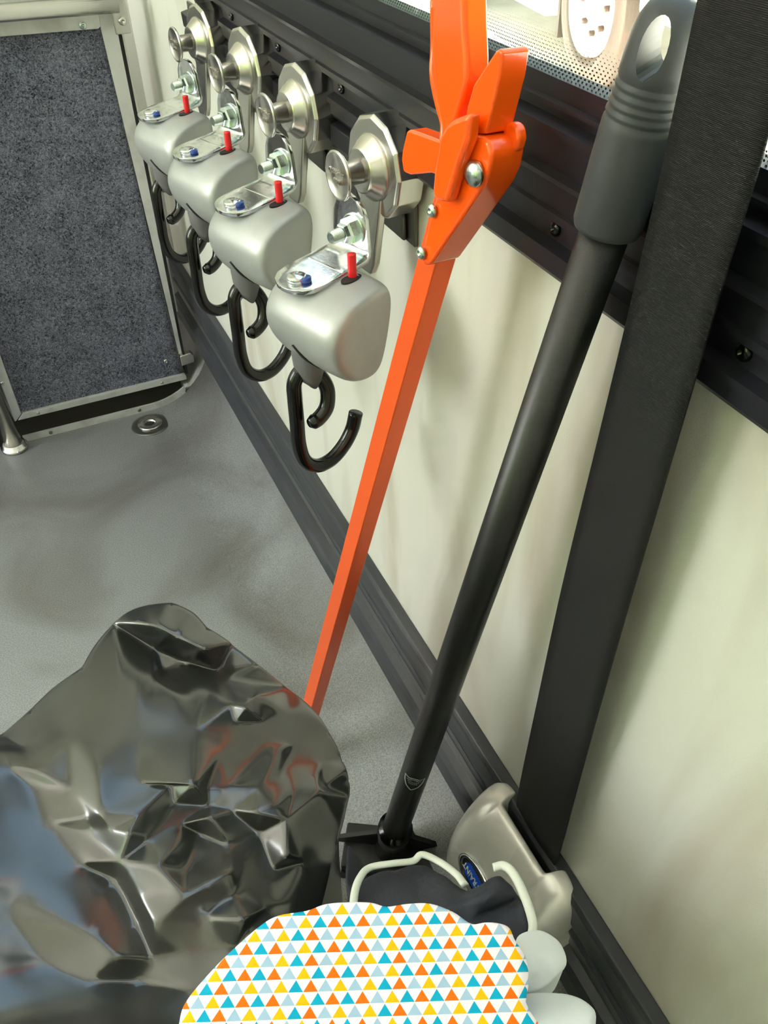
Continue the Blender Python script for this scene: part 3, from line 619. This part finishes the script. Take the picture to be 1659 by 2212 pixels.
# ================================================================= ORANGE LITTER GRABBER
gt = tag(empty('litter_grabber', D['GR_BOT']), 'bright orange long-handled pick-up grabber leaning on the wall beside the window', 'grabber')
gb = V(D['GR_BOT']); nF = V(D['GR_NF']); nS = V(D['GR_NS']); ax = V(D['GR_A'])
def gprism(name, pts, depth, m, bw=.003, seg=4, parent=None, off=0):
    bm = bmesh.new(); prism(bm, [V(p) - gb + nF * off for p in pts], -nF * depth)
    return obj(name, bm, m, parent or gt, True, bev(bw, seg, 25))
# square tube, edges facing the room
bm = bmesh.new(); h = .0074
sq = [nF * h + nS * h, nF * h - nS * h, -nF * h - nS * h, -nF * h + nS * h]
prism(bm, [q for q in sq], V(D['GR_TOP']) - gb + ax * .05)
obj('square_tube', bm, 'orange_al', gt, False, bev(.0008))
gprism('handle_shell', D['GR_SHELL'], .0215, 'orange', .004, 4)
gprism('grip', D['GR_GRIP'], .015, 'orange', .004, 4)
gprism('thumb_rest', D['GR_THUMB'], .0165, 'orange', .004, 4)
gprism('trigger', D['GR_TRIG'], .012, 'orange', .002, 3)
gprism('hinge_lobe', D['GR_LOBE'], .006, 'orange', .0028, 4, off=-.0140)
gprism('finger_guard', D['GR_FIN'], .008, 'orange', .003, 3, off=.004)
for i, p in enumerate(D['GR_SCR']):
    screw('rivet' if i == 2 else 'screw', V(p) - gb, nF, .0062 if i == 2 else .0035, 'zinc', gt, slot=(i < 2))
# loose film on the grip edge
gp = [V(p) for p in D['GR_GRIP']][8:15]
bm = bmesh.new(); tube(bm, catmull([p - gb - nF * .002 + V((-.0008 * math.sin(i * 2.1), 0, .0)) for i, p in enumerate(gp)], 6), .0022, 8)
obj('moulding_flash', bm, 'orange', gt)
# claw jaws at the floor end
for s_ in (-1, 1):
    bm = bmesh.new(); tube(bm, catmull([ax * .05, ax * .035 + nS * .02 * s_, ax * .01 + nS * .026 * s_, ax * -.004 + nS * .012 * s_], 6), .004, 10, flat=.6); obj('jaw', bm, 'orange', gt)

# ================================================================= BROOM
b0, b1, b2 = [V(p) for p in D['BR']]
bo = tag(empty('broom', b0), 'black push broom with a grey rubber hand grip leaning against the window frame', 'broom')
ax2 = (b1 - b0).normalized(); L1 = (b1 - b0).length
bm = bmesh.new(); tube(bm, [V((0, 0, 0)), b1 - b0 + ax2 * .02], .0132, 32, rf=lambda t: 1 - .18 * t); ptube = obj('handle_tube', bm, 'pole', bo)
ax3 = (b2 - b1).normalized(); L2 = (b2 - b1).length + .0
bm = bmesh.new()
S = b1 - b0 - ax3 * .006
prof_ = [(.002, .0120), (.0030, .0142), (.0055, .0150), (.030, .0150), (.046, .0148)]
zz = .048
for k in range(5): prof_ += [(zz, .0146 - .0002 * k), (zz + .0010, .0140 - .0002 * k), (zz + .0017, .0140 - .0002 * k), (zz + .0026, .0145 - .0002 * k)]; zz += .0034
prof_ += [(.070, .0136), (.078, .0130), (.084, .0118), (.088, .0098), (.0905, .0065), (.0915, .002)]
lathe(bm, S, ax3, prof_, 40)
gr_ = obj('hand_grip', bm, 'grip', bo)
# hanging hole through the grip: boolean with a hidden-free cutter applied to mesh
cx_, cy_, cz_ = basis(ax3)
view = (CAM - (b2)).normalized(); hx = (view - ax3 * view.dot(ax3)).normalized(); hx = (hx + V((-.35, .1, 0))).normalized(); hx = (hx - ax3 * hx.dot(ax3)).normalized(); side = ax3.cross(hx)
cut = bmesh.new(); cen = S + ax3 * .0765
ring_a = []; ring_b = []
for i in range(24):
    a = 2 * math.pi * i / 24
    q = side * .0052 * math.cos(a) + ax3 * .0108 * math.sin(a)
    ring_a.append(cut.verts.new(cen + q - hx * .04)); ring_b.append(cut.verts.new(cen + q + hx * .04))
cut.faces.new(ring_a); cut.faces.new(ring_b[::-1])
for i in range(24): cut.faces.new((ring_a[i], ring_b[i], ring_b[(i + 1) % 24], ring_a[(i + 1) % 24]))
bmesh.ops.recalc_face_normals(cut, faces=cut.faces[:])
cme = bpy.data.meshes.new('cutter'); cut.to_mesh(cme); cut.free(); co = bpy.data.objects.new('cutter', cme); col.objects.link(co)
co.location = b0
md = gr_.modifiers.new('hole', 'BOOLEAN'); md.object = co; md.operation = 'DIFFERENCE'; md.solver = 'EXACT'
bpy.context.view_layer.update()
nm = bpy.data.meshes.new_from_object(gr_.evaluated_get(bpy.context.evaluated_depsgraph_get()))
gr_.modifiers.clear(); gr_.data = nm; bpy.data.objects.remove(co)
e = gr_.modifiers.new('edges', 'EDGE_SPLIT'); e.split_angle = R(50)
# shield logo low on the tube
lc = ax2 * .165; vd = (CAM - (b0 + lc)); vd = (vd - ax2 * vd.dot(ax2)).normalized(); vd = (vd + ax2.cross(vd) * .12).normalized()
sx_ = vd.cross(ax2).normalized() * -1
def wrap(a, h): # a: arc metres across, h: along
    t = a / .0128
    return lc + (vd * math.cos(t) + sx_ * -math.sin(t)) * .0130 + ax2 * h
def ribbon(bm, pts, w):
    for (a0, h0), (a1, h1) in zip(pts, pts[1:]):
        dx, dy = a1 - a0, h1 - h0; ln = math.hypot(dx, dy); nx, ny = -dy / ln * w / 2, dx / ln * w / 2
        for s in range(4):
            t0, t1 = s / 4, (s + 1) / 4
            q = [wrap(a0 + dx * t0 + nx, h0 + dy * t0 + ny), wrap(a0 + dx * t1 + nx, h0 + dy * t1 + ny), wrap(a0 + dx * t1 - nx, h0 + dy * t1 - ny), wrap(a0 + dx * t0 - nx, h0 + dy * t0 - ny)]
            bm.faces.new([bm.verts.new(p) for p in q])
bm = bmesh.new()
ribbon(bm, [(-.0095, .0090), (-.0085, .0005), (-.0055, -.0070), (0, -.0130), (.0055, -.0070), (.0085, .0005), (.0095, .0090)], .0013)
ribbon(bm, [(.0095, .0090), (.0045, .0076), (.0030, .0086), (.0012, .0094), (-.0012, .0094), (-.0030, .0086), (-.0045, .0076), (-.0095, .0090)], .0013)
ribbon(bm, [(-.0070, .0040), (-.0030, .0050), (-.002, .0068), (.002, .0068), (.0030, .0050), (.0070, .0040)], .0008)
for hh, n_, w_ in ((.0016, 6, .0105), (-.0012, 5, .0085)):
    for k in range(n_):
        a = (k + .5) / n_ * w_ - w_ / 2
        ribbon(bm, [(a - .0005, hh - .0009), (a + .0001, hh + .0009), (a + .0006, hh - .0006)], .0004)
obj('shield_logo', bm, 'white_ink', ptube, False)
# broom head: socket, gusset plates, block and bristles
rel = lambda x, y, z: V((x, y, z)) - b0
bm = bmesh.new(); tube(bm, [V((0, 0, -.014)) , ax2 * .02 + V((0, 0, 0)), ax2 * .034], .0175, 28); obj('socket', bm, 'hook', bo)
hd = V((1.0, -.60, 0)).normalized(); hn = V((-hd.y, hd.x, 0))
C0 = V((0, 0, 0))
def hp(a, b, z): return C0 + hd * a + hn * b + V((0, 0, z - b0.z))
bm = bmesh.new()
for s_ in (-1, 1):
    prism(bm, [hp(.008 * s_, .006, .018), hp(.070 * s_, .006, .020), hp(.012 * s_, .006, .045)], -hn * .005)
obj('gusset', bm, 'pole', bo, False)
bm = bmesh.new(); prism(bm, [hp(-.050, .024, .010), hp(.068, .024, .010), hp(.068, -.026, .010), hp(-.050, -.026, .010)], V((0, 0, .010))); obj('block', bm, 'pole', bo, False, bev(.002))
bm = bmesh.new(); prism(bm, [hp(-.050, .026, .0), hp(.068, .026, .0), hp(.068, -.028, .0), hp(-.050, -.028, .0)], V((0, 0, .011))); obj('bristles', bm, 'pole', bo, False)

# ================================================================= BELT HOUSING AND STRAP
hz = tag(empty('belt_retractor', (0, .28, .09)), 'polished silver shoulder belt retractor clamped over the black wall track', 'belt retractor')
def sec_h(y, inset, slot=False):
    i_ = inset
    if slot: base = [(-.0165, .085), (-.0165, .172), (-.0190, .2045), (-.0250, .2060), (-.040, .193), (-.056, .170), (-.066, .138), (-.067, .105), (-.062, .085)]
    else: base = [(-.0005, .085), (-.0005, .195), (-.0060, .2075), (-.0200, .2070), (-.040, .193), (-.056, .170), (-.066, .138), (-.067, .105), (-.062, .085)]
    out = []
    for x, z in base:
        out.append(V((x * (1 - i_ * .5) if x < -.02 else x, y, .085 + (z - .085) * (1 - i_ * .25))))
    return out
ys = [(.2165, .9), (.2180, .5), (.222, .2), (.2300, .04), (.2420, 0), (.2445, 0), (.247, 's'), (.250, 's'), (.285, 's'), (.312, 's'), (.3145, 's'), (.317, 0), (.3200, 0), (.3280, .04), (.336, .2), (.340, .5), (.3415, .9)]
bm = bmesh.new(); rr = []
for y, k in ys:
    p = sec_h(y, 0, True) if k == 's' else sec_h(y, k)
    rr.append([bm.verts.new(q - V((0, .28, .09))) for q in p])
for a, b in zip(rr, rr[1:]):
    for k in range(len(a)): bm.faces.new((a[k], a[(k + 1) % len(a)], b[(k + 1) % len(a)], b[k]))
bm.faces.new(rr[0]); bm.faces.new(rr[-1][::-1])
ho = obj('cover', bm, 'cast', hz, True, sub(2))
# dark box painting the shade inside the slot
bm = bmesh.new(); box(bm, -.0155, -.0006, .246 - .28, .316 - .28, -.005, .075); obj('slot_shade', bm, 'slot', hz, False)
# oval badge on the sloping room side
bc = V((-.0600, .284, .1565)); bn = V((-.93, 0.0, .38)).normalized(); bx = V((0, 1, 0)); by = bn.cross(bx) 
def oval(bm, rx, ry, h0, h1, hole=None, n_=40):
    pr_ = []
    for (sx, hh) in ([(1, h0), (1, h1), (.86, h1 + .0002), (.80, h0 + .0004)] if hole else [(1, h0), (1, h1), (.6, h1 + .0004)]):
        pr_.append([bm.verts.new(bc - V((0, .28, .09)) + bx * rx * sx * math.cos(2 * math.pi * i / n_) + by * ry * sx * math.sin(2 * math.pi * i / n_) + bn * hh) for i in range(n_)])
    for a, b in zip(pr_, pr_[1:]):
        for i in range(n_): bm.faces.new((a[i], a[(i + 1) % n_], b[(i + 1) % n_], b[i]))
    bm.faces.new(pr_[0]); bm.faces.new(pr_[-1])
bm = bmesh.new(); oval(bm, .026, .0135, -.003, .0028, True); rim_ = obj('badge_rim', bm, 'chrome', hz)
bm = bmesh.new(); oval(bm, .0215, .0100, -.001, .0014); bd = obj('badge', bm, 'slot', hz)
bm = bmesh.new(); q = [(-.019, -.004), (-.016, -.0065), (.013, -.0065), (.0165, -.003), (.0165, .003), (.013, .0065), (-.016, .0065), (-.019, .004)]
prism(bm, [bc - V((0, .28, .09)) + bx * a + by * b + bn * .0012 for a, b in q], bn * .0010); bp_ = obj('badge_plate', bm, 'badge', bd, False)
text('badge_lettering', "Q'STRAINT", .0075, frame(bc - V((0, .28, .09)) + bn * .0026, bx, by), 'white_ink', bp_, .0003)
# strap
sp = [V(p) for p in D['STRAP']]
st = tag(empty('belt_strap', (-.022, .28, .20)), 'wide black woven seat belt strap rising from the silver retractor in front of the window', 'strap')
bm = bmesh.new()
def edge_at(l, z):
    for a, b in zip(l, l[1:]):
        if a[2] <= z <= b[2] or b is l[-1]: return V(a).lerp(V(b), (z - a[2]) / (b[2] - a[2]))
pairs = [(V((-.0085, .309, .185)), V((-.0085, .2535, .185)))] + [(edge_at(D['STL'], z), edge_at(D['STR'], z)) for z in (.235, .36, .50, .62, .72, .80)]
pairs.append((pairs[-1][0] + V((-.003, -.012, .3)), pairs[-1][1] + V((-.003, -.012, .3))))
La = catmull([p[0] for p in pairs], 10); Lb = catmull([p[1] for p in pairs], 10)
prev = None
for a, b in zip(La, Lb):
    row = [bm.verts.new(a.lerp(b, k / 6) + V((-.0012 * (1 - (k / 3 - 1) ** 2), 0, 0)) - V((-.022, .28, .20))) for k in range(7)]
    if prev:
        for k in range(6): bm.faces.new((prev[k], prev[k + 1], row[k + 1], row[k]))
    prev = row
o = obj('webbing', bm, 'strap', st, True); s_ = o.modifiers.new('thickness', 'SOLIDIFY'); s_.thickness = .0014; s_.offset = 0

# ================================================================= FOREGROUND BAGS
def mound(name, pts, outl, m, zb, shrink, crease=.5, lvl=2, parent=None, base=None, solidify=None, jitter=0):
    P3 = [V(p) for p in pts]
    f = V((.3, .69, -.66)).normalized(); rx = f.cross(V((0, 0, 1))).normalized(); ry = rx.cross(f)
    p2 = []
    for p in P3:
        d = p - CAM; w = d.dot(f); p2.append(V((d.dot(rx) / w, d.dot(ry) / w)))
    n_ = len(outl)
    vo, eo, fo, ov, oe, of_ = geometry.delaunay_2d_cdt(p2, [(outl[i], outl[(i + 1) % n_]) for i in range(n_)], [], 1, 1e-6)
    bm = bmesh.new(); vs = []; back = {}
    for k, v in enumerate(vo):
        if ov[k]:
            j = ov[k][0]; c = P3[j]; back[j] = k
        else:
            ds = sorted(range(len(p2)), key=lambda j: (p2[j] - v).length)[:2]; c = (P3[ds[0]] + P3[ds[1]]) / 2
        vs.append(bm.verts.new(c - base))
    for fc in fo:
        try: bm.faces.new([vs[k] for k in fc])
        except ValueError: pass
    cen = sum((P3[i] for i in outl), V((0, 0, 0))) / n_
    if zb is not None:
        ring = [vs[back[i]] for i in outl]; prev = ring
        for t in (.12, .5, 1):
            nx_ = []
            for i, v in zip(outl, ring):
                p = P3[i]; s_ = 1 - shrink * (t if t > .2 else .5)
                q = V((cen.x + (p.x - cen.x) * s_, cen.y + (p.y - cen.y) * s_, p.z + (zb - p.z) * t))
                if t > .2: q.x = min(q.x, -.115)
                nx_.append(bm.verts.new(q - base))
            for i in range(n_):
                try: bm.faces.new((prev[i], prev[(i + 1) % n_], nx_[(i + 1) % n_], nx_[i]))
                except ValueError: pass
            prev = nx_
        bm.faces.new(prev[::-1])
    if jitter:
        inner = [v for v in vs if v.index is not None and all(len(e.link_faces) == 2 for e in v.link_edges)]
        outs = {vs[back[i]] for i in outl}
        for it in range(2):
            new = {v: sum((e.other_vert(v).co for e in v.link_edges), V((0, 0, 0))) / len(v.link_edges) for v in vs if v not in outs and v.link_edges}
            for v, q in new.items():
                dv_ = (v.co + base - CAM).normalized(); v.co += dv_ * (q - v.co).dot(dv_) * jitter
    bmesh.ops.remove_doubles(bm, verts=bm.verts[:], dist=1e-6)
    bmesh.ops.recalc_face_normals(bm, faces=bm.faces[:])
    cl = bm.edges.layers.float.get('crease_edge') or bm.edges.layers.float.new('crease_edge')
    for e in bm.edges:
        if len(e.link_faces) == 2: e[cl] = min(.75, e.calc_face_angle(0) / R(70) * crease)
    o = obj(name, bm, m, parent, True)
    if solidify:
        s_ = o.modifiers.new('thickness', 'SOLIDIFY'); s_.thickness = solidify; s_.offset = -1
    sub(lvl)(o)
    return o
base = V((-.36, .25, 0))
bg_ = mound('rubbish_bag', D['BAG'], D['BAG_OUT'], 'bag', .0, .25, .75, 3, base=base, jitter=.22)
bg_.location = base
tag(bg_, 'large crumpled glossy black plastic bag filling the lower left foreground', 'bag')
base = V((-.17, .2, 0))
tb = tag(empty('cloth_bag', base), 'dark navy cloth bag with white bound edges behind the triangle overlay', 'bag')
mound('body', D['DK'], D['DK_OUT'], 'navy', .0, .3, .2, 2, parent=tb, base=base)
for k in ('DK_T1', 'DK_T2'):
    bm = bmesh.new(); tube(bm, catmull([V(p) - base for p in D[k]], 8), .0021 if k == 'DK_T1' else .0023, 10, flat=.7)
    obj('edge_binding', bm, 'piping', tb)
for k, lab in (('WA', 'white rounded cloth flap sticking out right of the triangle overlay, upper of two'), ('WB', 'white cloth corner at the bottom edge right of the triangle overlay, lower of two')):
    c = sum((V(p) for p in D[k]), V((0, 0, 0))) / len(D[k])
    o = mound('white_cloth', D[k], D[k + '_OUT'], 'cloth', c.z - .03, .2, .35, 2, base=c)
    o.location = c; tag(o, lab, 'cloth', 'white cloth pieces by the pouch')
# made-up pouch that gives the flat triangle overlay a solid shape
pts = [V(p) for p in D['PO']]; n_ = V(D['PO_N']); o0, du, dv = [V(p) for p in D['PO_UV']]
c = sum(pts, V((0, 0, 0))) / len(pts)
bm = bmesh.new()
ringz = []
sm = catmull(pts + [pts[0]], 5)[:-1]
for s_, hgt in ((.0, 0), (.35, 0), (.7, 0), (.93, 0), (.985, -.0010), (1.0, -.0045), (.97, -.014), (.85, -.022), (.4, -.026)):
    if s_ == 0: mid = bm.verts.new(c + n_ * hgt); ringz.append([mid]); continue
    ringz.append([bm.verts.new(c + (p - c) * s_ + n_ * hgt) for p in sm])
N = len(sm)
for i in range(N): bm.faces.new((ringz[0][0], ringz[1][i], ringz[1][(i + 1) % N]))
for a, b in zip(ringz[1:], ringz[2:]):
    for i in range(N): bm.faces.new((a[i], b[i], b[(i + 1) % N], a[(i + 1) % N]))
bm.faces.new(ringz[-1])
ul = bm.loops.layers.uv.new('UVMap')
for f_ in bm.faces:
    for lp in f_.loops:
        q = lp.vert.co - o0; lp[ul].uv = (q.dot(du) / du.length_squared, q.dot(dv) / dv.length_squared)
for v in bm.verts: v.co -= c
pu = obj('triangle_overlay', bm, 'tri', None, True); pu.location = c
tag(pu, 'triangle overlay built as a made-up white pouch with rows of small orange, yellow and blue triangles in the front foreground', 'pouch')

# ================================================================= OUTSIDE
GZ = -.80
bm = bmesh.new(); box(bm, -12, 25, -12, 30, GZ - .05, GZ); tag(struct('ground_1', bm, 'asphalt'), kind='structure')
tk = tag(empty('parked_truck', (3.45, 5.15, GZ), R(-10)), 'white and green truck parked outside beyond the window', 'truck')
bm = bmesh.new(); prism(bm, [(.05, -1.6, .55), (.05, -1.6, 2.6), (.05, 3.4, 2.6), (.05, 3.4, .55), (.05, .62, .55), (.05, .55, .95), (.05, .25, 1.12), (.05, -.25, 1.12), (.05, -.55, .95), (.05, -.62, .55)], (2.2, 0, 0)); obj('body', bm, 'truck', tk, False, bev(.03, 3))
bm = bmesh.new(); box(bm, .03, .06, -1.55, 3.35, 1.25, 1.8); obj('green_panel', bm, 'green', tk, False)
bm = bmesh.new(); box(bm, .02, .5, .66, 1.9, .30, .62); obj('fuel_tank', bm, 'rim', tk, False, bev(.05, 4))
bm = bmesh.new(); box(bm, .0, .5, -2.0, -1.55, .35, .75); obj('bumper', bm, 'rim', tk, False, bev(.04, 3))
bm = bmesh.new(); box(bm, .12, .5, .60, .63, .18, .62); obj('mud_flap', bm, 'tyre', tk, False)
for (wy,) in ((-.0,), (3.0,)):
    w = bmesh.new(); lathe(w, (.32, wy, .5), (-1, 0, 0), [(0, .30), (0, .46), (.03, .50), (.22, .50), (.26, .46), (.27, .34), (.24, .31), (.22, .30)], 48, cap=False); wh = obj('tyre', w, 'tyre', tk)
    w = bmesh.new(); lathe(w, (.10, wy, .5), (-1, 0, 0), [(0, .31), (.06, .30), (.02, .27), (-.06, .22), (-.07, .16), (-.0, .13), (.04, .10), (.05, .02)], 48); hb = obj('wheel', w, 'rim', wh)
    for k in range(8):
        a = k * math.pi / 4
        w = bmesh.new(); lathe(w, (.12, wy + .17 * math.cos(a), .5 + .17 * math.sin(a)), (-1, 0, 0), [(0, .018), (.05, .018)], 8); obj('lug_nut', w, 'tyre', hb)
